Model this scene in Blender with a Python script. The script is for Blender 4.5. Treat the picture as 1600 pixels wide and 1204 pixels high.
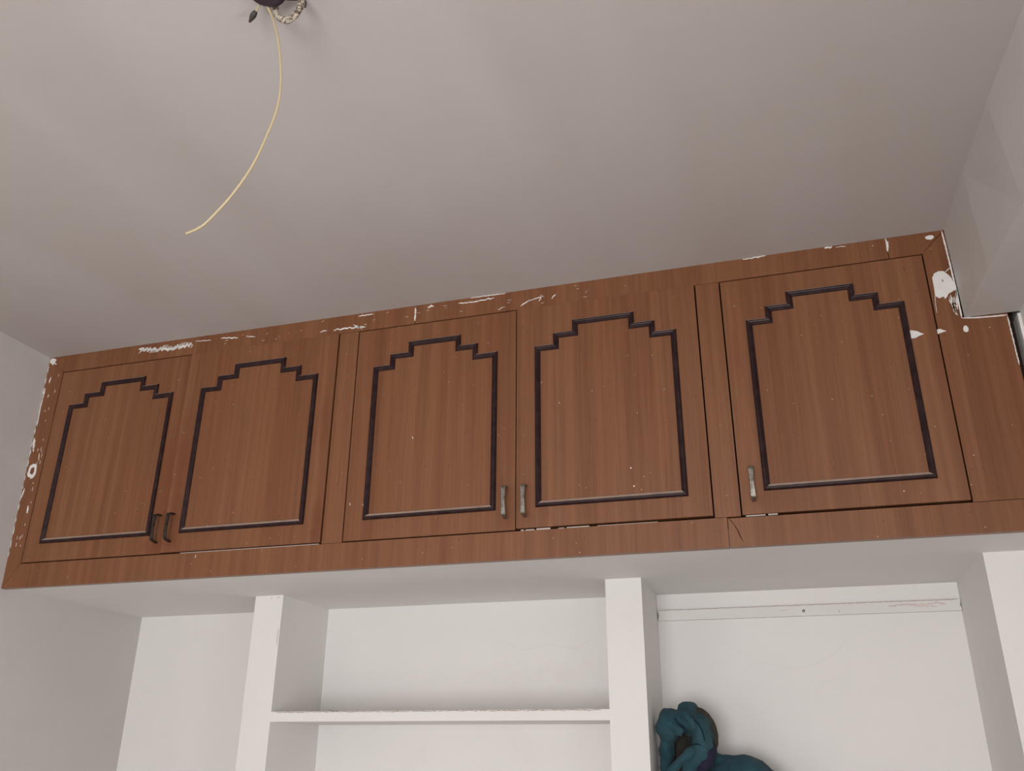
import bpy, bmesh, math, random
from mathutils import Vector, Matrix, noise
random.seed(7)
S = bpy.context.scene
C = S.collection
for o in list(bpy.data.objects): bpy.data.objects.remove(o)

# ------------------------------------------------------------------ camera
cam_d = bpy.data.cameras.new('camera'); cam = bpy.data.objects.new('camera', cam_d); C.objects.link(cam)
RGT = (0.9565163, 0.2916147, 0.0061158); DWN = (-0.1081714, 0.3741254, -0.9210479); FWD = (-0.2708792, 0.8803358, 0.3894012)
cam.matrix_world = Matrix(((RGT[0], -DWN[0], -FWD[0], 2.1167), (RGT[1], -DWN[1], -FWD[1], -1.9739), (RGT[2], -DWN[2], -FWD[2], -0.4263), (0, 0, 0, 1)))
cam_d.sensor_width = 36; cam_d.lens = 1366.84/1600*36; cam_d.clip_start = .02
S.camera = cam
# ------------------------------------------------------------------ view, world, daylight
S.view_settings.view_transform = 'Standard'; S.view_settings.look = 'None'
S.view_settings.exposure = 0; S.view_settings.gamma = 1; S.view_settings.use_curve_mapping = False
W = bpy.data.worlds.new('world'); S.world = W; W.use_nodes = True
W.node_tree.nodes['Background'].inputs[0].default_value = (.85, .92, 1, 1); W.node_tree.nodes['Background'].inputs[1].default_value = 1.0
def area(name, loc, target, sx, sy, power, col):
    d = bpy.data.lights.new(name, 'AREA'); d.shape = 'RECTANGLE'; d.size = sx; d.size_y = sy; d.energy = power; d.color = col
    o = bpy.data.objects.new(name, d); C.objects.link(o); o.location = loc
    o.rotation_euler = (Vector(target)-Vector(loc)).to_track_quat('-Z', 'Z').to_euler()
    return o
area('daylight_left', (-.10, -2.55, -.9), (1.4, -1.9, -.6), 1.2, 1.5, 6, (1, .90, .77))
area('daylight_rear', (1.75, -4.65, -.9), (1.7, 0, -.5), 1.6, 1.5, 93, (.985, .975, 1))
area('added_doorway_light', (3.6, -1.85, -1.0), (2.4, -.2, -.5), .8, 1.6, 27, (.985, .98, 1))  # added light outside an unseen doorway, to shade the niche's right end

# ------------------------------------------------------------------ materials
def mat(name, col, rough=.6, spec=.5, metal=0):
    m = bpy.data.materials.new(name); m.use_nodes = True
    b = m.node_tree.nodes['Principled BSDF']
    b.inputs['Base Color'].default_value = (*col, 1); b.inputs['Roughness'].default_value = rough
    b.inputs['Specular IOR Level'].default_value = spec; b.inputs['Metallic'].default_value = metal
    return m
def N(m, t, **kw):
    n = m.node_tree.nodes.new(t)
    for k, v in kw.items():
        if k in n.inputs: n.inputs[k].default_value = v
        else: setattr(n, k, v)
    return n
def L(m, a, b): m.node_tree.links.new(a, b)
def mixc(m, fac, a, b, mode='MIX'):
    n = N(m, 'ShaderNodeMix', data_type='RGBA', blend_type=mode)
    for s, i in ((fac, 0), (a, 6), (b, 7)):
        if isinstance(s, (int, float)): n.inputs[i].default_value = s
        elif isinstance(s, tuple): n.inputs[i].default_value = (*s, 1)
        else: L(m, s, n.inputs[i])
    return n.outputs[2]
def ramp(m, src, stops):
    r = N(m, 'ShaderNodeValToRGB'); e = r.color_ramp.elements
    while len(e) < len(stops): e.new(.5)
    for q, (p, v) in zip(e, stops): q.position = p; q.color = (v, v, v, 1)
    L(m, src, r.inputs[0]); return r.outputs[0]

def plaster(name, col, var=.05, bump=.15, patch=1.3, stains=0, bands=0):
    m = mat(name, col, .75, .25); b = m.node_tree.nodes['Principled BSDF']
    g = N(m, 'ShaderNodeNewGeometry')
    n1 = N(m, 'ShaderNodeTexNoise', Scale=patch, Detail=3, Roughness=.5); L(m, g.outputs['Position'], n1.inputs['Vector'])
    dark = tuple(c*(1-2*var) for c in col); lite = tuple(min(1, c*(1+var)) for c in col)
    base = mixc(m, ramp(m, n1.outputs[0], [(.3, 0), (.7, 1)]), dark, lite)
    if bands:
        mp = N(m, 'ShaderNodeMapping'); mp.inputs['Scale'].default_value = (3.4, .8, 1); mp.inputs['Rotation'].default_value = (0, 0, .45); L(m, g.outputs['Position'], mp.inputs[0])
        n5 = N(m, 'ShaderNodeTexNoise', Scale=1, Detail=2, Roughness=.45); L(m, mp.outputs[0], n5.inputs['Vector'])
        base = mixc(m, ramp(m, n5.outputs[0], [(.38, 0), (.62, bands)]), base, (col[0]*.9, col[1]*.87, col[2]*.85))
    if stains:
        n3 = N(m, 'ShaderNodeTexNoise', Scale=7, Detail=6, Roughness=.65); L(m, g.outputs['Position'], n3.inputs['Vector'])
        base = mixc(m, ramp(m, n3.outputs[0], [(.55, 0), (.8, stains)]), base, (col[0]*.72, col[1]*.62, col[2]*.55))
    L(m, base, b.inputs['Base Color'])
    n2 = N(m, 'ShaderNodeTexNoise', Scale=38, Detail=5, Roughness=.6); L(m, g.outputs['Position'], n2.inputs['Vector'])
    n4 = N(m, 'ShaderNodeTexNoise', Scale=4, Detail=2); L(m, g.outputs['Position'], n4.inputs['Vector'])
    a = N(m, 'ShaderNodeMath', operation='MULTIPLY_ADD'); L(m, n4.outputs[0], a.inputs[0]); a.inputs[1].default_value = 5; L(m, n2.outputs[0], a.inputs[2])
    bp = N(m, 'ShaderNodeBump', Strength=bump, Distance=.004); L(m, a.outputs[0], bp.inputs['Height']); L(m, bp.outputs[0], b.inputs['Normal'])
    return m

def wood(name, dark, lite, stains=(), rough=.42):
    """vertical-grain laminate; stains = worn/rusty marks (x, z, rx, rz, strength) in metres"""
    m = mat(name, lite, rough, .35); b = m.node_tree.nodes['Principled BSDF']
    tc = N(m, 'ShaderNodeTexCoord'); oi = N(m, 'ShaderNodeObjectInfo')
    off = N(m, 'ShaderNodeMath', operation='MULTIPLY'); L(m, oi.outputs['Random'], off.inputs[0]); off.inputs[1].default_value = 37
    add = N(m, 'ShaderNodeVectorMath', operation='ADD'); L(m, tc.outputs['Object'], add.inputs[0])
    cx = N(m, 'ShaderNodeCombineXYZ'); L(m, off.outputs[0], cx.inputs[0]); L(m, off.outputs[0], cx.inputs[2]); L(m, cx.outputs[0], add.inputs[1])
    def nz(sx, sz, det, rgh=.6):
        mp = N(m, 'ShaderNodeMapping'); mp.inputs['Scale'].default_value = (sx, 0.5, sz); L(m, add.outputs[0], mp.inputs[0])
        n = N(m, 'ShaderNodeTexNoise', Scale=1, Detail=det, Roughness=rgh); L(m, mp.outputs[0], n.inputs['Vector']); return n.outputs[0]
    band = ramp(m, nz(34, .35, 2.5), [(.36, 0), (.64, 1)])
    fine = ramp(m, nz(330, 5, 3), [(.3, 0), (.7, 1)])
    mid = ramp(m, nz(90, 1.2, 3), [(.3, 0), (.7, 1)])
    c = mixc(m, band, dark, lite)
    c = mixc(m, .34, c, mixc(m, fine, tuple(v*.62 for v in dark), tuple(v*1.25 for v in lite)))
    c = mixc(m, .22, c, mixc(m, mid, tuple(v*.8 for v in dark), tuple(v*1.12 for v in lite)))
    wide = ramp(m, nz(9, .5, 2), [(.35, 0), (.65, 1)])
    c = mixc(m, .22, c, mixc(m, wide, (dark[0]*1.1, dark[1]*.85, dark[2]*.7), (lite[0]*1.05, lite[1]*1.12, lite[2]*1.25)))
    sp = ramp(m, nz(170, 60, 1), [(.72, 0), (.76, .55)])                # little dark pores
    c = mixc(m, sp, c, tuple(v*.45 for v in dark))
    ws = N(m, 'ShaderNodeTexNoise', Scale=130, Detail=0); L(m, add.outputs[0], ws.inputs['Vector'])
    c = mixc(m, ramp(m, ws.outputs[0], [(.845, 0), (.86, .6)]), c, (.6, .5, .4))   # specks of paint
    sep = N(m, 'ShaderNodeSeparateXYZ'); L(m, tc.outputs['Object'], sep.inputs[0])
    sn = N(m, 'ShaderNodeTexNoise', Scale=22, Detail=4, Roughness=.6); L(m, tc.outputs['Object'], sn.inputs['Vector'])
    for (x, z, rx, rz, st) in stains:
        def ax(o, c0, r):
            s = N(m, 'ShaderNodeMath', operation='SUBTRACT'); L(m, o, s.inputs[0]); s.inputs[1].default_value = c0
            d = N(m, 'ShaderNodeMath', operation='DIVIDE'); L(m, s.outputs[0], d.inputs[0]); d.inputs[1].default_value = r
            p = N(m, 'ShaderNodeMath', operation='MULTIPLY'); L(m, d.outputs[0], p.inputs[0]); L(m, d.outputs[0], p.inputs[1]); return p.outputs[0]
        s = N(m, 'ShaderNodeMath', operation='ADD'); L(m, ax(sep.outputs[0], x, rx), s.inputs[0]); L(m, ax(sep.outputs[2], z, rz), s.inputs[1])
        q = N(m, 'ShaderNodeMath', operation='MULTIPLY_ADD'); L(m, sn.outputs[0], q.inputs[0]); q.inputs[1].default_value = 2.0; L(m, s.outputs[0], q.inputs[2])
        c = mixc(m, ramp(m, scaled(m, q.outputs[0], .4), [(.3, st), (.85, 0)]), c, (.155, .048, .018))
    L(m, c, b.inputs['Base Color'])
    bp = N(m, 'ShaderNodeBump', Strength=.12, Distance=.001); L(m, fine, bp.inputs['Height']); L(m, bp.outputs[0], b.inputs['Normal'])
    return m
def scaled(m, s, k):
    a = N(m, 'ShaderNodeMath', operation='MULTIPLY'); L(m, s, a.inputs[0]); a.inputs[1].default_value = k; return a.outputs[0]

M_wall = plaster('white_wall_paint', (.80, .775, .745), .025, .2, 1.6, .12)
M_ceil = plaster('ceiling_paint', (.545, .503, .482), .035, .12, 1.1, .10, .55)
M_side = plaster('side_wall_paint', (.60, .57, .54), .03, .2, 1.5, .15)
M_floor = mat('floor_tile', (.30, .27, .24), .4)
M_batten = plaster('batten_paint', (.76, .74, .70), .03, .2, 3, .2)
WD, WL = (.143, .054, .022), (.252, .106, .047)
M_rail = wood('rail_laminate', WD, WL)
M_inside = mat('unlit_carcass_board', (.035, .018, .012), .8, .1)
M_edge = mat('raw_board_edge', (.36, .25, .21), .8, .2)
M_crack = mat('crack_in_laminate', (.03, .012, .008), .9, .1)
M_paint = plaster('dried_white_paint', (.78, .76, .72), .04, .3, 30)
M_pencil = mat('red_smudge', (.66, .50, .48), .8, .1)
M_faint = mat('faint_pencil_line', (.765, .735, .705), .9, .1)
M_bead = mat('grey_paint_bead', (.50, .44, .39), .6, .3)
M_crease = mat('dark_teal_crease_shade', (.008, .022, .03), .9, .1)  # shade of the cloth creases put into a dark colour
M_grime = mat('grime_line', (.40, .30, .25), .9, .1)
def moulding_mat():
    m = mat('dark_moulding', (.030, .014, .015), .33, .22); b = m.node_tree.nodes['Principled BSDF']
    n = N(m, 'ShaderNodeTexNoise', Scale=55, Detail=3); g = N(m, 'ShaderNodeNewGeometry'); L(m, g.outputs['Position'], n.inputs['Vector'])
    # paler colour mixed in on the upward-facing lip of the moulding
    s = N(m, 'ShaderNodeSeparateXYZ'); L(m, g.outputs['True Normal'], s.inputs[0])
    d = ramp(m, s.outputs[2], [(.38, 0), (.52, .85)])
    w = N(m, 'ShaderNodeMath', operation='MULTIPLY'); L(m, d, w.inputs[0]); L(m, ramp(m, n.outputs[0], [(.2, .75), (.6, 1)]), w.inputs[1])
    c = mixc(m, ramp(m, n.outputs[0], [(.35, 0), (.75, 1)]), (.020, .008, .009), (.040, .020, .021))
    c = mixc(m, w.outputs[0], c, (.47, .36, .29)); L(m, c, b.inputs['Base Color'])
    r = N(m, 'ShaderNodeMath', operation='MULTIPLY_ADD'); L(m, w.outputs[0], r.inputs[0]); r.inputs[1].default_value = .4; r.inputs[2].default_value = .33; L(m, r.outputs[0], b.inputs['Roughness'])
    return m
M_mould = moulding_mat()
def metal_mat(name, c1, c2, rough):
    m = mat(name, c1, rough, .5, .85); b = m.node_tree.nodes['Principled BSDF']
    tc = N(m, 'ShaderNodeTexCoord'); n = N(m, 'ShaderNodeTexNoise', Scale=110, Detail=4, Roughness=.7); L(m, tc.outputs['Object'], n.inputs['Vector'])
    L(m, mixc(m, ramp(m, n.outputs[0], [(.35, 0), (.65, 1)]), c1, c2), b.inputs['Base Color']); return m
M_metal = metal_mat('worn_grey_metal', (.38, .37, .33), (.17, .15, .12), .34)
M_darkrefl = metal_mat('dark_reflection_metal', (.10, .085, .07), (.035, .025, .02), .38)  # left handles: the dark surroundings they reflect are painted into the colour
M_wire = mat('cream_wire_insulation', (.52, .42, .24), .42)
M_wire2 = mat('black_insulating_tape', (.035, .032, .03), .5)
M_box = mat('dark_purple_box_plastic', (.035, .02, .03), .6)
def hook_mat():
    m = mat('paint_crusted_hook', (.6, .52, .42), .8, .2); b = m.node_tree.nodes['Principled BSDF']
    g = N(m, 'ShaderNodeNewGeometry'); n = N(m, 'ShaderNodeTexNoise', Scale=190, Detail=5, Roughness=.7); L(m, g.outputs['Position'], n.inputs['Vector'])
    L(m, mixc(m, ramp(m, n.outputs[0], [(.44, 0), (.55, 1)]), (.11, .08, .055), (.56, .49, .40)), b.inputs['Base Color'])
    bp = N(m, 'ShaderNodeBump', Strength=.8, Distance=.002); L(m, n.outputs[0], bp.inputs['Height']); L(m, bp.outputs[0], b.inputs['Normal']); return m
M_hook = hook_mat()
def cloth(name, a, b_, sc=14):
    m = mat(name, a, .9, .15); b = m.node_tree.nodes['Principled BSDF']; b.inputs['Sheen Weight'].default_value = .06
    g = N(m, 'ShaderNodeNewGeometry'); n = N(m, 'ShaderNodeTexNoise', Scale=sc, Detail=4, Roughness=.6); L(m, g.outputs['Position'], n.inputs['Vector'])
    L(m, mixc(m, ramp(m, n.outputs[0], [(.35, 0), (.65, 1)]), a, b_), b.inputs['Base Color'])
    w = N(m, 'ShaderNodeTexNoise', Scale=900, Detail=2); L(m, g.outputs['Position'], w.inputs['Vector'])
    n2 = N(m, 'ShaderNodeTexNoise', Scale=60, Detail=4); L(m, g.outputs['Position'], n2.inputs['Vector'])
    h = N(m, 'ShaderNodeMath', operation='MULTIPLY_ADD'); L(m, n2.outputs[0], h.inputs[0]); h.inputs[1].default_value = 3; L(m, w.outputs[0], h.inputs[2])
    bp = N(m, 'ShaderNodeBump', Strength=.35, Distance=.002); L(m, h.outputs[0], bp.inputs['Height']); L(m, bp.outputs[0], b.inputs['Normal'])
    return m
M_teal = cloth('teal_cloth', (.018, .055, .070), (.034, .086, .102))
M_teal2 = cloth('deep_teal_cloth', (.015, .045, .066), (.028, .078, .095))
M_lining = cloth('brown_grey_lining', (.03, .027, .022), (.055, .048, .036))
M_purple = cloth('purple_cloth', (.014, .018, .036), (.03, .022, .045), 40)

# ------------------------------------------------------------------ mesh helpers
def link(name, bm, mats, parent=None, smooth=False):
    me = bpy.data.meshes.new(name); bmesh.ops.recalc_face_normals(bm, faces=bm.faces); bm.to_mesh(me); bm.free()
    for m in (mats if isinstance(mats, (list, tuple)) else [mats]): me.materials.append(m)
    if smooth:
        for p in me.polygons: p.use_smooth = True
    o = bpy.data.objects.new(name, me); C.objects.link(o)
    if parent: o.parent = parent
    return o
def box(bm, x0, x1, y0, y1, z0, z1, mi=0):
    vs = [bm.verts.new((x, y, z)) for x in (x0, x1) for y in (y0, y1) for z in (z0, z1)]
    fs = [bm.faces.new([vs[i] for i in q]) for q in ((0, 1, 3, 2), (4, 6, 7, 5), (0, 4, 5, 1), (2, 3, 7, 6), (0, 2, 6, 4), (1, 5, 7, 3))]
    for f in fs: f.material_index = mi
    return vs
def prism(bm, pts, y0, y1, mi=0):
    """outline in the x-z plane given thickness from y0 (front) to y1"""
    a = [bm.verts.new((x, y0, z)) for x, z in pts]; b = [bm.verts.new((x, y1, z)) for x, z in pts]
    n = len(pts); f = [bm.faces.new(a), bm.faces.new(b[::-1])]
    for i in range(n): f.append(bm.faces.new((a[i], b[i], b[(i+1) % n], a[(i+1) % n])))
    for q in f: q.material_index = mi
def bevel(bm, w, seg=2):
    es = [e for e in bm.edges if len(e.link_faces) == 2 and e.calc_face_angle(0) > .6]
    bmesh.ops.bevel(bm, geom=es, offset=w, segments=seg, profile=.5, affect='EDGES', clamp_overlap=True)
def stroke(bm, pts, w, mi, y=0, t=.0008, jag=.45):
    """a brushed mark of dried paint, a raised ribbon with a ragged edge"""
    P = [Vector((p[0], 0, p[1])) for p in pts]; Q = []
    for a, b in zip(P, P[1:]):
        n = max(2, int((b-a).length/.004))
        for i in range(n): Q.append(a.lerp(b, i/n))
    Q.append(P[-1]); up = []; dn = []
    ph = random.random()*99
    for i, q in enumerate(Q):
        if jag > .4: q = q+Vector((0, 0, 1.1*w*noise.noise(Vector((ph, i*.6, 0)))))
        d = (Q[min(i+1, len(Q)-1)]-Q[max(i-1, 0)]).normalized(); nn = Vector((-d.z, 0, d.x))
        e = min(1, .35+min(i, len(Q)-1-i)*.3)
        up.append(q+nn*w*.5*e*(1+random.uniform(-jag, jag))); dn.append(q-nn*w*.5*e*(1+random.uniform(-jag, jag)))
    for i in range(len(Q)-1):
        quad = [up[i], up[i+1], dn[i+1], dn[i]]
        f = [bm.verts.new((v.x, y-t, v.z)) for v in quad]; b = [bm.verts.new((v.x, y+.0003, v.z)) for v in quad]
        fs = [bm.faces.new(f)]+[bm.faces.new((f[k], f[(k+1) % 4], b[(k+1) % 4], b[k])) for k in range(4)]
        for q in fs: q.material_index = mi
def splat(bm, c, rx, rz, mi, y=0, t=.0008, n=22, hole=0):
    ph = random.random()*50
    def ring(k): return [(c[0]+rx*k*(1+.3*noise.noise(Vector((math.cos(i/n*6.283)*1.7, math.sin(i/n*6.283)*1.7, ph))))*math.cos(i/n*6.283), c[1]+rz*k*(1+.3*noise.noise(Vector((math.cos(i/n*6.283)*1.7, math.sin(i/n*6.283)*1.7, ph+9))))*math.sin(i/n*6.283)) for i in range(n)]
    if not hole: prism(bm, ring(1), y-t, y+.0003, mi); return
    A, B = ring(1), ring(hole)
    for i in range(n):
        j = (i+1) % n; prism(bm, [A[i], A[j], B[j], B[i]], y-t, y+.0003, mi)
def tube(bm, pts, r, seg=10, mi=0, cap=True, flat=1.0):
    P = [Vector(p) for p in pts]; rs = r if isinstance(r, (list, tuple)) else [r]*len(P); rings = []
    ref = Vector((.13, .9, .4)).normalized(); prev = None
    for i, p in enumerate(P):
        d = (P[min(i+1, len(P)-1)]-P[max(i-1, 0)]).normalized()
        a = d.cross(ref).normalized() if prev is None else (prev-d*prev.dot(d)).normalized()
        prev = a; b = d.cross(a)
        rings.append([bm.verts.new(p+(a*math.cos(k/seg*6.28319)+b*math.sin(k/seg*6.28319)*flat)*rs[i]) for k in range(seg)])
    for A, B in zip(rings, rings[1:]):
        for k in range(seg): bm.faces.new((A[k], A[(k+1) % seg], B[(k+1) % seg], B[k])).material_index = mi
    if cap: bm.faces.new(rings[0][::-1]).material_index = mi; bm.faces.new(rings[-1]).material_index = mi
def smoothpath(pts, n=8):
    P = [Vector(p) for p in pts]; out = []
    for i in range(len(P)-1):
        p0, p1, p2, p3 = P[max(i-1, 0)], P[i], P[i+1], P[min(i+2, len(P)-1)]
        for k in range(n):
            t = k/n
            out.append(.5*((2*p1)+(-p0+p2)*t+(2*p0-5*p1+4*p2-p3)*t*t+(-p0+3*p1-3*p2+p3)*t**3))
    out.append(P[-1]); return out
def thing(name, label, cat, loc=(0, 0, 0), group=None):
    o = bpy.data.objects.new(name, None); C.objects.link(o); o.empty_display_size = .05; o.location = loc; o['label'] = label; o['category'] = cat
    if group: o['group'] = group
    return o
def tag(o, label, cat, group=None):
    o['label'] = label; o['category'] = cat
    if group: o['group'] = group
    return o
def struct(name, bm, m, label, cat): 
    o = link(name, bm, m); o['kind'] = 'structure'; o['label'] = label; o['category'] = cat; return o

# ------------------------------------------------------------------ the room
H, FZ, YB, YR = .72, -2.05, .60, -4.6     # ceiling, floor, rear of the niches, wall behind the camera
b = bmesh.new(); box(b, -.30, 4.2, YR-.15, YB+.12, FZ-.1, FZ)
struct('floor', b, M_floor, 'tiled floor of the room', 'floor')
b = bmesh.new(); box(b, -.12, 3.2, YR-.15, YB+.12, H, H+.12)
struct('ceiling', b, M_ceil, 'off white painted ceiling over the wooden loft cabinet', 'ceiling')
b = bmesh.new(); box(b, -.12, 3.0, YB, YB+.12, FZ, H)
stroke(b, [(.74, -.300), (.78, -.307), (.95, -.309), (1.2, -.310), (1.45, -.309), (1.66, -.308)], .0025, 1, YB, .0006, .8)
stroke(b, [(p.x, p.y) for p in smoothpath([(1.92, -.123, 0), (2.03, -.182, 0), (2.12, -.208, 0), (2.21, -.182, 0), (2.27, -.135, 0)], 8)], .0020, 2, YB, .0003, .6)
stroke(b, [(1.30, -.11), (1.36, -.14), (1.44, -.125), (1.52, -.14), (1.60, -.10)], .002, 2, YB, .0003, .6)
struct('wall_back', b, [M_wall, M_grime, M_faint], 'white painted wall at the back of the open niches', 'wall')
# left wall leans a few mm out towards the ceiling, with a window beside the camera
b = bmesh.new()
def lx(z): return -.016*max(0, z)/H
def lwall(y0, y1, z0, z1):
    vs = box(b, -.12, 0, y0, y1, z0, z1)
    for v in vs:
        if v.co.x > -.01: v.co.x = lx(v.co.z)
WY0, WY1, WZ0, WZ1 = -3.2, -1.9, -1.7, -.1
for q in ((YR, WY0, FZ, 0), (WY0, WY1, FZ, WZ0), (WY1, YB, FZ, 0), (YR, WY0, 0, H), (WY0, WY1, WZ1, H), (WY1, YB, 0, H)): lwall(*q)
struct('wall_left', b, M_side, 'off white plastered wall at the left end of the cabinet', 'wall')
# rear wall (behind the camera) with a wide window
b = bmesh.new(); RX0, RX1, RZ0, RZ1 = .9, 2.6, -1.7, -.1
box(b, -.12, 3.2, YR-.12, YR, FZ, RZ0); box(b, -.12, 3.2, YR-.12, YR, RZ1, H); box(b, -.12, RX0, YR-.12, YR, RZ0, RZ1); box(b, RX1, 3.2, YR-.12, YR, RZ0, RZ1)
struct('wall_rear', b, M_side, 'off white wall behind the viewer', 'wall')
# right wall, slightly splayed, with an unseen doorway added for light
b = bmesh.new()
def rx(y): return 2.687+.030*max(0, -y)
def rwall(y0, y1, z0, z1):
    vs = box(b, 0, 1, y0, y1, z0, z1)
    for v in vs: v.co.x = rx(v.co.y)+(.14 if v.co.x > .5 else 0)
DY0, DY1 = -2.3, -1.3
rwall(YR, DY0, FZ, H); rwall(DY0, DY1, .05, H); rwall(DY1, 0, FZ, H); rwall(0, YB, FZ, H)
struct('wall_right', b, M_wall, 'off white wall at the far right beyond the cabinet', 'wall')
# dropped beam under the ceiling along the right wall
b = bmesh.new()
bp = [(0.0, 2.571, 2.574), (-.225, 2.577, 2.584), (-.45, 2.585, 2.604), (-.70, 2.602, 2.626), (-1.2, 2.63, 2.655), (YR, 2.72, 2.74)]
rows = [[b.verts.new(c) for c in ((xt, y, H), (xb, y, .488), (rx(y)+.02, y, .488), (rx(y)+.02, y, H))] for y, xt, xb in bp]
for A, B in zip(rows, rows[1:]):
    for k in range(4): b.faces.new((A[k], A[(k+1) % 4], B[(k+1) % 4], B[k]))
b.faces.new(rows[0]); b.faces.new(rows[-1][::-1])
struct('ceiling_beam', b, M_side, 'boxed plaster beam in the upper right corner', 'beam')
# slab that carries the cabinet; its underside roofs the niches
b = bmesh.new(); box(b, 0, 2.687, .019, YB, .003, .045)
struct('ceiling_soffit', b, M_wall, 'painted underside of the slab below the wooden cabinet', 'ceiling')
# pier at the right end of the niches
b = bmesh.new(); box(b, 2.558, 2.69, .22, YB, FZ, .003); bevel(b, .004)
struct('wall_pier', b, M_wall, 'white pier closing the right niche', 'wall')
# uprights and shelves of the open unit
t = thing('built_in_shelf', 'white plastered built-in shelf unit with two uprights under the wooden cabinet', 'shelf', (0, .32, FZ))
def up(x0, x1, y0, marks=()):
    b = bmesh.new(); box(b, x0, x1, y0-.32, YB-.32, 0, .003-FZ); bevel(b, .004, 3)
    for (p, w) in marks: stroke(b, p, w, 1, y0-.32, .0005, .7)
    return link('upright', b, [M_wall, M_grime], t)
up(.6215, .7138, .32, [([(.7085, 1.96), (.7085, 1.91)], .0009), ([(.672, 2.046), (.678, 2.047)], .003), ([(.69, 2.047), (.703, 2.047)], .002)])
up(1.6711, 1.7661, .32)
b = bmesh.new(); box(b, .7138, 1.6711, .0, YB-.32, -.344-FZ, -.318-FZ); bevel(b, .003, 2)
stroke(b, [(.73, -.320-FZ), (.9, -.3195-FZ), (1.3, -.3195-FZ), (1.65, -.320-FZ)], .0015, 1, 0, .0004, .9)
link('shelf', b, [M_wall, M_grime], t)
b = bmesh.new(); box(b, 1.7661, 2.558, .34, YB, -.86, -.82); bevel(b, .003, 2)
struct('wall_ledge', b, M_wall, 'white ledge low in the right niche', 'ledge')
# batten in the right niche
b = bmesh.new(); box(b, 1.768, 2.5565, YB-.014, YB, -.0715, -.0425); bevel(b, .0015, 2)
BY = YB-.014
stroke(b, [(1.772, -.0432), (2.1, -.0432), (2.552, -.0432)], .0012, 3, BY, .0003, .6)
for p, w in (([(2.38, -.054), (2.42, -.051), (2.46, -.0535), (2.50, -.050), (2.525, -.055)], .003), ([(2.44, -.057), (2.50, -.0585)], .0018), ([(2.10, -.055), (2.13, -.0535)], .0018)): stroke(b, p, w, 1, BY, .0003, .8)
splat(b, (2.165, -.0585), .0035, .0035, 2, BY, .0006, hole=.45); stroke(b, [(2.254, -.059), (2.256, -.066)], .0012, 2, BY, .0003)
stroke(b, [(1.7695, -.046), (1.7695, -.068)], .0018, 2, BY, .0004, .1); stroke(b, [(2.555, -.052), (2.555, -.062)], .002, 2, BY, .0004, .1)
tag(link('wall_batten', b, [M_batten, M_pencil, M_crack, M_grime]), 'white painted wooden batten across the top of the right niche', 'batten')

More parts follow.
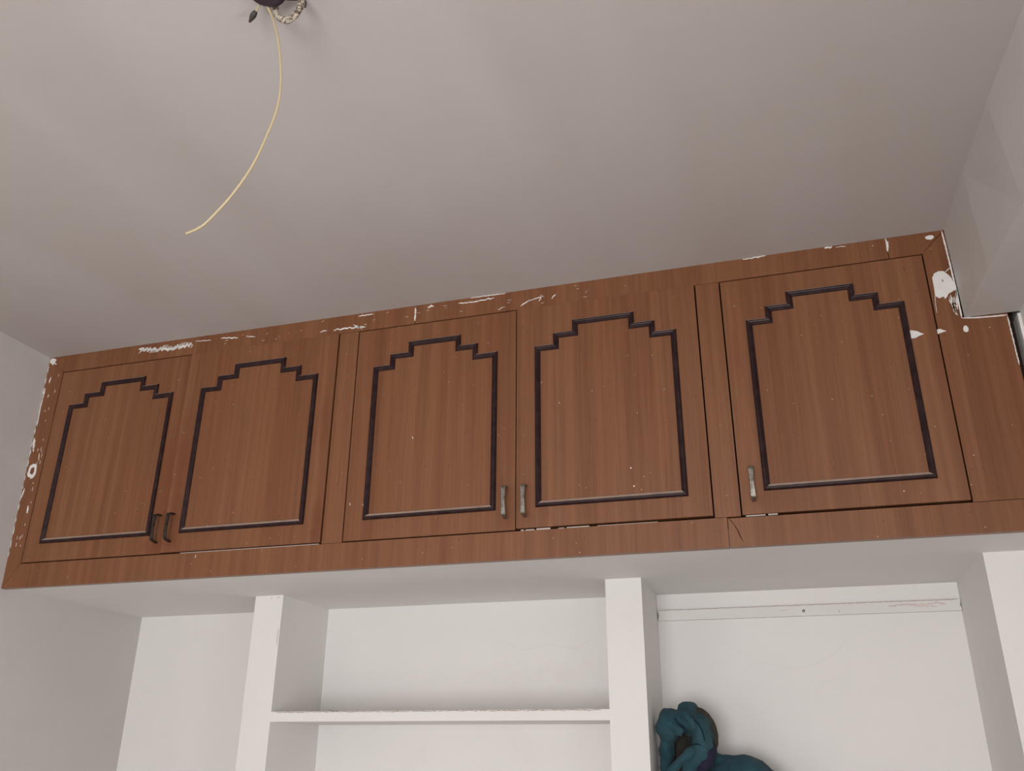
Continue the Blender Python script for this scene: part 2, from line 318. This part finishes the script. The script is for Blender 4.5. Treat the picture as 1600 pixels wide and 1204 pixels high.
# ------------------------------------------------------------------ the loft cabinet
cab = thing('loft_cabinet', 'long brown wooden loft cabinet with five moulded doors under the ceiling', 'cabinet', (0, 0, 0))
b = bmesh.new(); box(b, .004, 2.682, .045, YB-.01, .046, H-.004, 0)
carc = link('carcass', b, M_inside, cab)
RM = [M_rail, M_paint, M_crack, M_edge]
FY0, FY1 = 0, .018
ZB, ZT = .068, .664
G = .0008
ST = {"strokes": {"top": [[[[0.3192, 0.7091], [0.3557, 0.6999], [0.4096, 0.6928], [0.4659, 0.6939], [0.5098, 0.6986]], 0.009], [[[0.5197, 0.7057], [0.5755, 0.7024]], 0.002], [[[0.6081, 0.7043], [0.6676, 0.6983]], 0.003], [[[0.6957, 0.6965], [0.7259, 0.6944]], 0.002], [[[0.9375, 0.6795], [0.9596, 0.6805]], 0.003], [[[0.9799, 0.6797], [1.0339, 0.6782], [1.0795, 0.6757]], 0.004], [[[1.0411, 0.6872], [1.0701, 0.6711]], 0.003], [[[1.2646, 0.7087], [1.2835, 0.7099]], 0.006], [[[1.3547, 0.7071], [1.4028, 0.7057], [1.4574, 0.7091]], 0.003], [[[1.3893, 0.7275], [1.4353, 0.7243], [1.4899, 0.7178]], 0.002], [[[1.4688, 0.6724], [1.4831, 0.6761]], 0.003], [[[1.5313, 0.6727], [1.5578, 0.6879]], 0.003], [[[1.5472, 0.6838], [1.5965, 0.6935]], 0.002], [[[1.5824, 0.6803], [1.5895, 0.6946]], 0.004], [[[1.6174, 0.6846], [1.6279, 0.6925]], 0.005], [[[1.055, 0.7115], [1.1023, 0.7127]], 0.003], [[[2.1093, 0.7178], [2.1375, 0.7204], [2.1651, 0.7193]], 0.003], [[[2.3035, 0.7172], [2.3213, 0.7177]], 0.006], [[[2.3297, 0.7144], [2.353, 0.7139]], 0.002], [[[2.4423, 0.7214], [2.4441, 0.705], [2.4426, 0.6857]], 0.005], [[[1.2282, 0.7141], [1.2293, 0.6941], [1.2285, 0.6724]], 0.004]], "topdots": [[2.538, 0.705]], "left": [[[[0.0044, 0.6516], [0.0023, 0.6312]], 0.005], [[[-0.0077, 0.6158], [-0.0113, 0.559], [-0.0068, 0.4903]], 0.003], [[[-0.0053, 0.4507], [0.0019, 0.4071]], 0.006], [[[0.0299, 0.2389], [0.0325, 0.2131]], 0.005], [[[0.0016, 0.2929], [-0.0037, 0.2635]], 0.004], [[[0.0263, 0.401], [0.0307, 0.3776]], 0.003]], "ring": [[0.0146, 0.3466]], "right": [[[[2.5656, 0.7243], [2.5668, 0.6804], [2.5681, 0.6274], [2.5692, 0.5596], [2.5685, 0.4869]], 0.0045], [[[2.5695, 0.4868], [2.6009, 0.4835], [2.6305, 0.4823], [2.6598, 0.4816]], 0.004], [[[2.5235, 0.5508], [2.5211, 0.5289], [2.5204, 0.5064]], 0.0015], [[[2.5692, 0.5596], [2.5635, 0.51]], 0.004], [[[2.5544, 0.6079], [2.5664, 0.6173]], 0.004]], "blob": [[2.5253, 0.5971], [2.531, 0.6082], [2.5409, 0.6124], [2.5511, 0.6114], [2.5607, 0.5994], [2.5649, 0.5907], [2.5684, 0.5757], [2.5679, 0.5598], [2.558, 0.5543], [2.5525, 0.552], [2.5473, 0.5439], [2.5432, 0.5395], [2.5413, 0.5464], [2.5318, 0.5432], [2.5239, 0.5501], [2.5252, 0.5729]], "spot": [[2.5717, 0.4594]], "stria": [[2.5136, 0.466], [2.5201, 0.4667], [2.5246, 0.4636], [2.532, 0.4595], [2.5236, 0.4576], [2.513, 0.4544]], "d5": [[2.4535, 0.4729], [2.4644, 0.4698], [2.4729, 0.4671], [2.4797, 0.4612], [2.4857, 0.4588], [2.4749, 0.4551], [2.4665, 0.451], [2.4536, 0.4506]], "crack": [[2.0183, 0.0653], [2.0275, 0.0519], [2.0353, 0.0374], [2.0384, 0.0246], [2.0455, 0.0103]]}, "scar": [[[[1.5327, 0.0761], [1.5725, 0.0759], [1.6057, 0.076]], 0.005], [[[1.6261, 0.0755], [1.6665, 0.0751]], 0.003], [[[2.0564, 0.0719], [2.124, 0.0723]], 0.003], [[[0.5785, 0.0707], [0.9977, 0.0668]], 0.003], [[[1.6665, 0.0751], [1.8179, 0.0726]], 0.002]]}
TXL = lx(.7)
def frame(name, pts, fn=None):
    b = bmesh.new(); prism(b, pts, FY0, FY1); 
    b.faces.ensure_lookup_table()
    for f in b.faces:
        f.normal_update()
        if name == 'bottom_rail' and f.normal.z < -.9 or name == 'bottom_rail' and f.calc_center_median().z < .001: f.material_index = 3
    if fn: fn(b)
    return link(name, b, RM, cab)
def tmarks(lo, hi):
    def fn(b):
        for p, w in ST['strokes']['top']:
            if lo <= p[0][0] < hi: stroke(b, [(q[0], min(q[1], .7185)) for q in p], w, 1, 0)
        for i in range(14 if lo < 2 else 0):
            x = random.uniform(max(lo, .5), min(hi, 1.75))
            if x < hi-.02: z = random.uniform(.672, .712); stroke(b, [(x, z), (x+random.uniform(.004, .012), z+random.uniform(-.002, .004))], .0009, 1, 0)
        if lo < .3:
            for i in range(34):
                x = .325+i*.0056; z = .697+.006*math.sin(i*.5)+random.uniform(-.002, .002); stroke(b, [(x-.003, z-.005), (x+.004, z+.006)], .0022, 1, 0)
        if hi > 2.5: splat(b, (2.538, .705), .009, .006, 1)
    return fn
frame('top_rail', [(TXL, H), (.048, ZT), (1.2285-G, ZT), (1.2285-G, H)], tmarks(0, 1.2285))
frame('top_rail', [(1.2285+G, ZT), (2.4425-G, ZT), (2.4425-G, H), (1.2285+G, H)], tmarks(1.2285, 2.4425))
frame('top_rail', [(2.4425+G, ZT), (2.516-G, ZT), (2.571-G*1.5, H), (2.4425+G, H)], tmarks(2.4425, 2.6))
def lfn(b):
    for p, w in ST['strokes']['left']: stroke(b, [(max(q[0], lx(q[1])+.003), q[1]) for q in p], w, 1, 0)
    splat(b, (.0150, .3466), .0155, .024, 1, hole=.5)
    for i in range(26):
        z = random.uniform(.10, .66); x = random.uniform(.008, .04); stroke(b, [(x, z), (x+random.uniform(-.001, .001), z-random.uniform(.004, .012))], .0018, 1, 0)
    for i in range(18):
        z = .08+i*.034+random.uniform(0, .012); stroke(b, [(lx(z)+.0010, z), (lx(z)+.0012, z+random.uniform(.006, .026))], .0022, 1, 0, .0008, .9)
    splat(b, (TXL+.013, .708), .012, .009, 1); stroke(b, [(TXL+.004, .712), (TXL+.012, .700), (TXL+.030, .698)], .009, 1, 0, .0009, .9)
frame('stile', [(0, 0), (.048, ZB), (.048, ZT-G), (TXL, H-G*2)], lfn)
def bfn1(b):
    stroke(b, [(.632, .060), (.631, .052)], .003, 1, 0)
def bfn2(b): stroke(b, ST['strokes']['crack'], .0016, 2, 0, .0003)
XS = 2.0155
frame('bottom_rail', [(G*1.5, 0), (XS-G, 0), (XS-G, ZB-.001), (.048+G, ZB-.001)], bfn1)
frame('bottom_rail', [(XS+G, 0), (2.686, 0), (2.686, .0645), (XS+G, .0645)], bfn2)
frame('stile', [(1.0035, ZB), (1.0605, ZB), (1.0605, ZT-.001), (1.0035, ZT-.001)])
frame('stile', [(1.9885, ZB), (2.0455, ZB), (2.0455, ZT-.001), (1.9885, ZT-.001)])
def rfn(b):
    for p, w in ST['strokes']['right']: stroke(b, [(q[0], min(q[1], .717)) for q in p], w*.72, 1, 0, .0015, .2)
    prism(b, ST['strokes']['blob'], -.001, .0003, 1)
    splat(b, (2.5717, .4594), .005, .009, 1); prism(b, ST['strokes']['stria'], -.001, .0003, 1)
    stroke(b, [(2.545, .5895), (2.546, .583)], .003, 0, 0, .0013)
    for i in range(14): stroke(b, [(2.55+random.uniform(0, .014), .55-random.uniform(0, .05)), (2.556+random.uniform(0, .008), .545-random.uniform(0, .05))], .002, 1, 0)
    stroke(b, [(2.6595, .478), (2.6598, .42), (2.660, .36)], .0022, 1, 0)
rp = frame('side_panel', [(2.516, .0657), (2.661, .0657), (2.661, .487), (2.571, .487), (2.571, H-.001), (2.516, ZT)], rfn)
rp['label'] = 'plain L-shaped end panel with a white paint blob'
# strip of painted wall edge beyond the dark gap
b = bmesh.new(); prism(b, [(2.680, .066), (2.6865, .066), (2.6865, .4835), (2.680, .4835)], .0, .044, 0)
link('wall_filler', b, M_paint, cab)

def offset_poly(pts, d):
    n = len(pts); out = []
    for i in range(n):
        p, a, c = Vector(pts[i]), Vector(pts[i-1]), Vector(pts[(i+1) % n])
        d1 = (p-a).normalized(); d2 = (c-p).normalized()
        n1 = Vector((d1.y, -d1.x)); n2 = Vector((d2.y, -d2.x))
        k = 1+n1.dot(n2); out.append(p+(n1+n2)*(d/k))
    return out
def door(x0, x1, z0, z1, y0, mx, hx, hmat, stains, label, hlabel=None, extra=None, hy=.138):
    """slab door, stepped-arch moulding and bow handle"""
    m = wood('door_laminate', WD, WL, [(x-(x0+x1)/2, z-z0, a, c, s) for x, z, a, c, s in stains])
    cx = (x0+x1)/2; b = bmesh.new(); box(b, x0-cx, x1-cx, 0, .019, 0, z1-z0); bevel(b, .0012, 2)
    if extra: extra(b, cx, z0)
    d = link('door', b, [m, M_paint, M_crack], cab); d.location = (cx, y0, z0); d['label'] = label
    # moulding: outline runs clockwise seen from the front
    a, s1, s2, s3, s4, e = mx
    zb, zs, zm, zt = .1215, .5475, .579, .6105
    P = [(a, zb), (a, zs), (s1, zs), (s1, zm), (s2, zm), (s2, zt), (s3, zt), (s3, zm), (s4, zm), (s4, zs), (e, zs), (e, zb)]
    P = [(x-cx, z-z0) for x, z in P]
    w, h = .0150, .0078; prof = [(0, 0), (.0006, .0036), (.0014, .0054), (.0036, .0074), (.0066, h), (.0082, .0072), (.0143, .0026), (w, 0)]
    b = bmesh.new(); rings = [[b.verts.new((q.x, -hh, q.y)) for q in offset_poly(P, off)] for off, hh in prof]
    for A, B in zip(rings, rings[1:]):
        for i in range(len(P)): b.faces.new((A[i], A[(i+1) % len(P)], B[(i+1) % len(P)], B[i]))
    for i in range(len(P)): b.faces.new((rings[-1][i], rings[-1][(i+1) % len(P)], rings[0][(i+1) % len(P)], rings[0][i]))
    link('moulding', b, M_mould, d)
    # bow handle: flat strap, waisted, on two bent feet
    hb = bmesh.new(); path = []
    path = [(-.0380, 0), (-.0372, -.006), (-.0352, -.0165), (-.0325, -.0215), (-.0275, -.0235), (-.012, -.0245), (0, -.0248), (.012, -.0245), (.029, -.0238), (.0348, -.0225), (.0372, -.0175), (.0380, -.006), (.0382, 0)]
    wds = [.0046, .0046, .0050, .0055, .0058, .0052, .0047, .0052, .0059, .0060, .0058, .0054, .0054]; secs = []
    for i, (z, yy) in enumerate(path):
        dz, dy = path[min(i+1, 12)][0]-path[max(i-1, 0)][0], path[min(i+1, 12)][1]-path[max(i-1, 0)][1]
        l = math.hypot(dz, dy); nz, ny = dy/l, -dz/l                    # outward normal of the strap
        wd, th = wds[i], .0034
        secs.append([hb.verts.new(c) for c in ((-wd, yy, z), (-wd*.86, yy+ny*th*.5, z+nz*th*.5), (wd*.86, yy+ny*th*.5, z+nz*th*.5), (wd, yy, z), (wd*.86, yy-ny*th*.5, z-nz*th*.5), (-wd*.86, yy-ny*th*.5, z-nz*th*.5))])
    for A, B in zip(secs, secs[1:]):
        for k in range(6): hb.faces.new((A[k], A[(k+1) % 6], B[(k+1) % 6], B[k]))
    hb.faces.new(secs[0]); hb.faces.new(secs[-1][::-1])
    ho = link('handle', hb, hmat, d); ho.location = (hx-cx, -.0002, hy-z0)
    if hlabel: ho['label'] = hlabel
    return d
door(.0515, .5182, .0705, .6605, -.0005, (.103, .155, .209, .367, .418, .474), .500, M_darkrefl,
     [(.50, .25, .03, .2, .75), (.50, .09, .06, .03, .6), (.12, .20, .02, .1, .3)], 'leftmost door, reddish around its dark handle', 'metal bow handle with a dark reflection in its colour')
door(.5192, 1.0000, .0715, .6634, -.0035, (.571, .623, .676, .841, .893, .948), .545, M_darkrefl,
     [(.545, .28, .03, .25, .75), (.53, .09, .06, .03, .5), (.985, .12, .02, .08, .8), (.98, .42, .015, .1, .5)], 'second door, standing slightly proud of the frame', 'metal bow handle with a dark reflection in its colour')
def d3(b, cx, z0):
    for x, z in ((1.075, .170), (1.112, .165), (1.24, .335)): stroke(b, [(x-cx, z-z0), (x-cx+.002, z-z0-.008)], .0022, 1, 0)
door(1.0640, 1.5195, .0705, .6605, -.0005, (1.115, 1.163, 1.216, 1.366, 1.415, 1.470), 1.4965, M_metal,
     [(1.50, .10, .025, .03, .5), (1.505, .30, .012, .15, .35), (1.49, .19, .012, .02, .4)], 'middle door with its handle at the lower right', 'grey metal bow handle', d3)
def d4(b, cx, z0):
    for x, z in ((1.805, .20), (1.81, .155)): splat(b, (x-cx, z-z0), .0018, .0018, 1)
door(1.5225, 1.9850, .0730, .6625, -.0025, (1.571, 1.620, 1.671, 1.831, 1.882, 1.934), 1.546, M_metal,
     [(1.555, .095, .02, .02, .35), (1.60, .105, .02, .015, .3), (1.975, .2, .012, .1, .3)], 'fourth door with its handle at the lower left', 'grey metal bow handle', d4)
def d5(b, cx, z0):
    prism(b, [(x-cx, z-z0) for x, z in ST['strokes']['d5']], -.001, .0003, 1)
door(2.0492, 2.5125, .0705, .6605, -.0005, (2.1005, 2.148, 2.1995, 2.3545, 2.4045, 2.4575), 2.077, M_metal,
     [(2.10, .10, .03, .02, .35), (2.07, .45, .01, .1, .4), (2.505, .45, .008, .12, .4)], 'rightmost door with a white paint smear beside its moulding', 'grey metal bow handle', d5)
# light slivers of paint along the bottom rail's top edge, in the gap below the doors
for x0, x1, z1, y in ((.580, .995, .0692, .0015), (1.533, 1.541, .0706, .002), (1.545, 1.567, .0702, .001), (1.572, 1.606, .0712, .001), (1.626, 1.640, .0690, .001), (1.646, 1.70, .0696, .001), (1.72, 1.86, .0684, .001), (2.056, 2.098, .0690, .001), (2.104, 2.124, .0694, .001)):
    b = bmesh.new(); box(b, x0, x1, y, .012, .0665, z1); link('paint_bead', b, M_bead, cab)

# ------------------------------------------------------------------ ceiling outlet, hook and wires
b = bmesh.new()
bmesh.ops.create_cone(b, cap_ends=True, segments=28, radius1=.030, radius2=.034, depth=.018, matrix=Matrix.Translation((1.425, -1.085, H-.009)))
bevel(b, .002, 2)
bmesh.ops.create_cone(b, cap_ends=True, segments=20, radius1=.020, radius2=.026, depth=.008, matrix=Matrix.Translation((1.425, -1.085, H-.022)))
tag(link('ceiling_outlet_box', b, M_box), 'dark round outlet box on the ceiling, cut by the top edge', 'junction box')
b = bmesh.new()
hp = smoothpath([(1.420, -1.052, .722), (1.421, -1.050, .700), (1.427, -1.050, .686), (1.436, -1.050, .677), (1.448, -1.050, .6725), (1.460, -1.050, .680), (1.467, -1.050, .695), (1.468, -1.051, .712), (1.466, -1.053, .722)], 7)
tube(b, hp, [.0052*(1+.22*noise.noise(Vector(p)*90)) for p in hp], 12)
tag(link('ceiling_hook', b, M_hook, None, True), 'paint-crusted U-shaped hook hanging from the ceiling', 'hook')
b = bmesh.new()
wp = smoothpath([(1.412, -1.070, .702), (1.417, -1.058, .690), (1.430, -1.056, .655), (1.444, -1.056, .602), (1.4545, -1.056, .535), (1.454, -1.056, .485), (1.443, -1.056, .439), (1.425, -1.056, .386), (1.396, -1.056, .338), (1.362, -1.056, .300), (1.345, -1.056, .289), (1.326, -1.056, .284)], 8)
tube(b, wp, .0018, 10)
tag(link('hanging_wire', b, M_wire, None, True), 'long cream electrical wire dangling and curling from the ceiling', 'wire')
b = bmesh.new()
sp = smoothpath([(1.398, -1.063, .708), (1.390, -1.058, .703), (1.382, -1.054, .699)], 5); tube(b, sp, .0014, 8)
st = link('taped_wire_stub', b, M_wire, None, True); tag(st, 'short wire stub with a black taped end beside the outlet box', 'wire')
b = bmesh.new(); tube(b, smoothpath([(1.388, -1.057, .702), (1.380, -1.053, .697), (1.372, -1.049, .690)], 4), [.0028, .004, .0045, .005, .0048, .0042, .003, .002, .0012], 10)
link('tape', b, M_wire2, st, True)
b = bmesh.new(); tube(b, smoothpath([(1.440, -1.066, .704), (1.455, -1.052, .712), (1.468, -1.047, .713), (1.474, -1.046, .706), (1.472, -1.044, .698)], 5), .0016, 8)
tag(link('short_wire', b, M_wire2, None, True), 'short black wire end at the top of the ceiling hook', 'wire')

# ------------------------------------------------------------------ bundle of teal cloth in the right niche
SX, SY, SZ = 1.90, .45, -.82
cl = thing('cloth_bundle', 'bunched teal cloth garment piled at the left side of the right niche', 'clothes', (SX, SY, SZ))
def blob(name, ells, caps, m, vox, disp, sz, smooth_it=3):
    b = bmesh.new()
    for (x, y, z), (a, c, e), rot in ells:
        bmesh.ops.create_icosphere(b, subdivisions=3, radius=1, matrix=Matrix.Translation((x-SX, y-SY, z-SZ)) @ Matrix.Rotation(rot, 4, 'Y') @ Matrix.Diagonal((a, c, e, 1)))
    for pts, r, fl in caps: tube(b, [(p[0]-SX, p[1]-SY, p[2]-SZ) for p in smoothpath(pts, 6)], r, 12, flat=fl)
    o = link(name, b, m, cl, True)
    r = o.modifiers.new('r', 'REMESH'); r.mode = 'VOXEL'; r.voxel_size = vox; r.use_smooth_shade = True
    s = o.modifiers.new('s', 'SMOOTH'); s.iterations = smooth_it; s.factor = .5
    tx = bpy.data.textures.new(name, 'CLOUDS'); tx.noise_scale = sz; tx.noise_depth = 3
    d = o.modifiers.new('d', 'DISPLACE'); d.texture = tx; d.strength = disp; d.mid_level = .5
    return o
# rounded heap below and to the right
blob('sleeve', [((1.965, .46, -.545), (.125, .085, .125), .35), ((1.91, .47, -.695), (.12, .09, .115), 0), ((2.03, .46, -.64), (.10, .08, .12), .2)],
     [([(1.90, .45, -.43), (1.95, .45, -.445), (2.01, .44, -.475), (2.05, .44, -.53)], .022, 1), ([(1.93, .385, -.46), (1.96, .375, -.50), (1.97, .37, -.56)], .012, 1)], M_teal2, .006, .018, .05)
# bunched hood: thick cloth folded over a dark hollow
blob('hood', [((1.806, .41, -.352), (.033, .045, .040), .1), ((1.795, .43, -.40), (.020, .03, .05), 0), ((1.852, .44, -.320), (.027, .05, .022), .5), ((1.893, .44, -.362), (.022, .05, .045), -.3), ((1.862, .41, -.352), (.030, .03, .026), .5)],
     [([(1.786, .43, -.56), (1.785, .43, -.45), (1.788, .41, -.385), (1.800, .40, -.352), (1.842, .395, -.340), (1.878, .39, -.355), (1.888, .39, -.382), (1.886, .385, -.405)], [.011]*12+[.011+.013*i/12 for i in range(12)]+[.024]*19, 1),
      ([(1.888, .385, -.400), (1.872, .385, -.428), (1.846, .385, -.466), (1.812, .385, -.52), (1.79, .385, -.58)], [.021]*6+[.016]*19, 1),
      ([(1.866, .372, -.412), (1.850, .368, -.422), (1.822, .368, -.444), (1.795, .372, -.482), (1.786, .372, -.54)], [.010]*4+[.0125]*21, 1),
      ([(1.798, .385, -.335), (1.815, .375, -.352), (1.845, .37, -.372)], .013, 1),
      ([(1.840, .37, -.325), (1.862, .362, -.340), (1.872, .362, -.365)], .008, 1)], M_teal, .0036, .016, .03, 3)
blob('lining', [((1.830, .46, -.41), (.042, .02, .075), .3)], [], M_lining, .006, .01, .03)
blob('edge_binding', [], [([(1.872, .43, -.316), (1.896, .42, -.328), (1.913, .42, -.358), (1.915, .42, -.390), (1.904, .42, -.418)], .0085, 1)], M_lining, .003, .003, .02)
blob('drawstring', [], [([(1.908, .40, -.402), (1.899, .39, -.43), (1.880, .385, -.46), (1.872, .38, -.50), (1.866, .38, -.55)], .014, 1)], M_purple, .0036, .016, .018)
for pts in ([(1.862, .366, -.400), (1.876, .360, -.398), (1.897, .366, -.404)], [(1.866, .360, -.335), (1.886, .362, -.357), (1.894, .364, -.385), (1.892, .364, -.405)], [(1.826, .360, -.338), (1.834, .356, -.352), (1.846, .352, -.362), (1.856, .352, -.376)], [(1.862, .364, -.380), (1.861, .362, -.392), (1.862, .364, -.401)]):
    b = bmesh.new(); tube(b, [(p[0]-SX, p[1]-SY, p[2]-SZ) for p in smoothpath(pts, 6)], .0016, 6); link('crease_shade', b, M_crease, cl, True)  # thin dark tubes paint shade along the cloth's creases
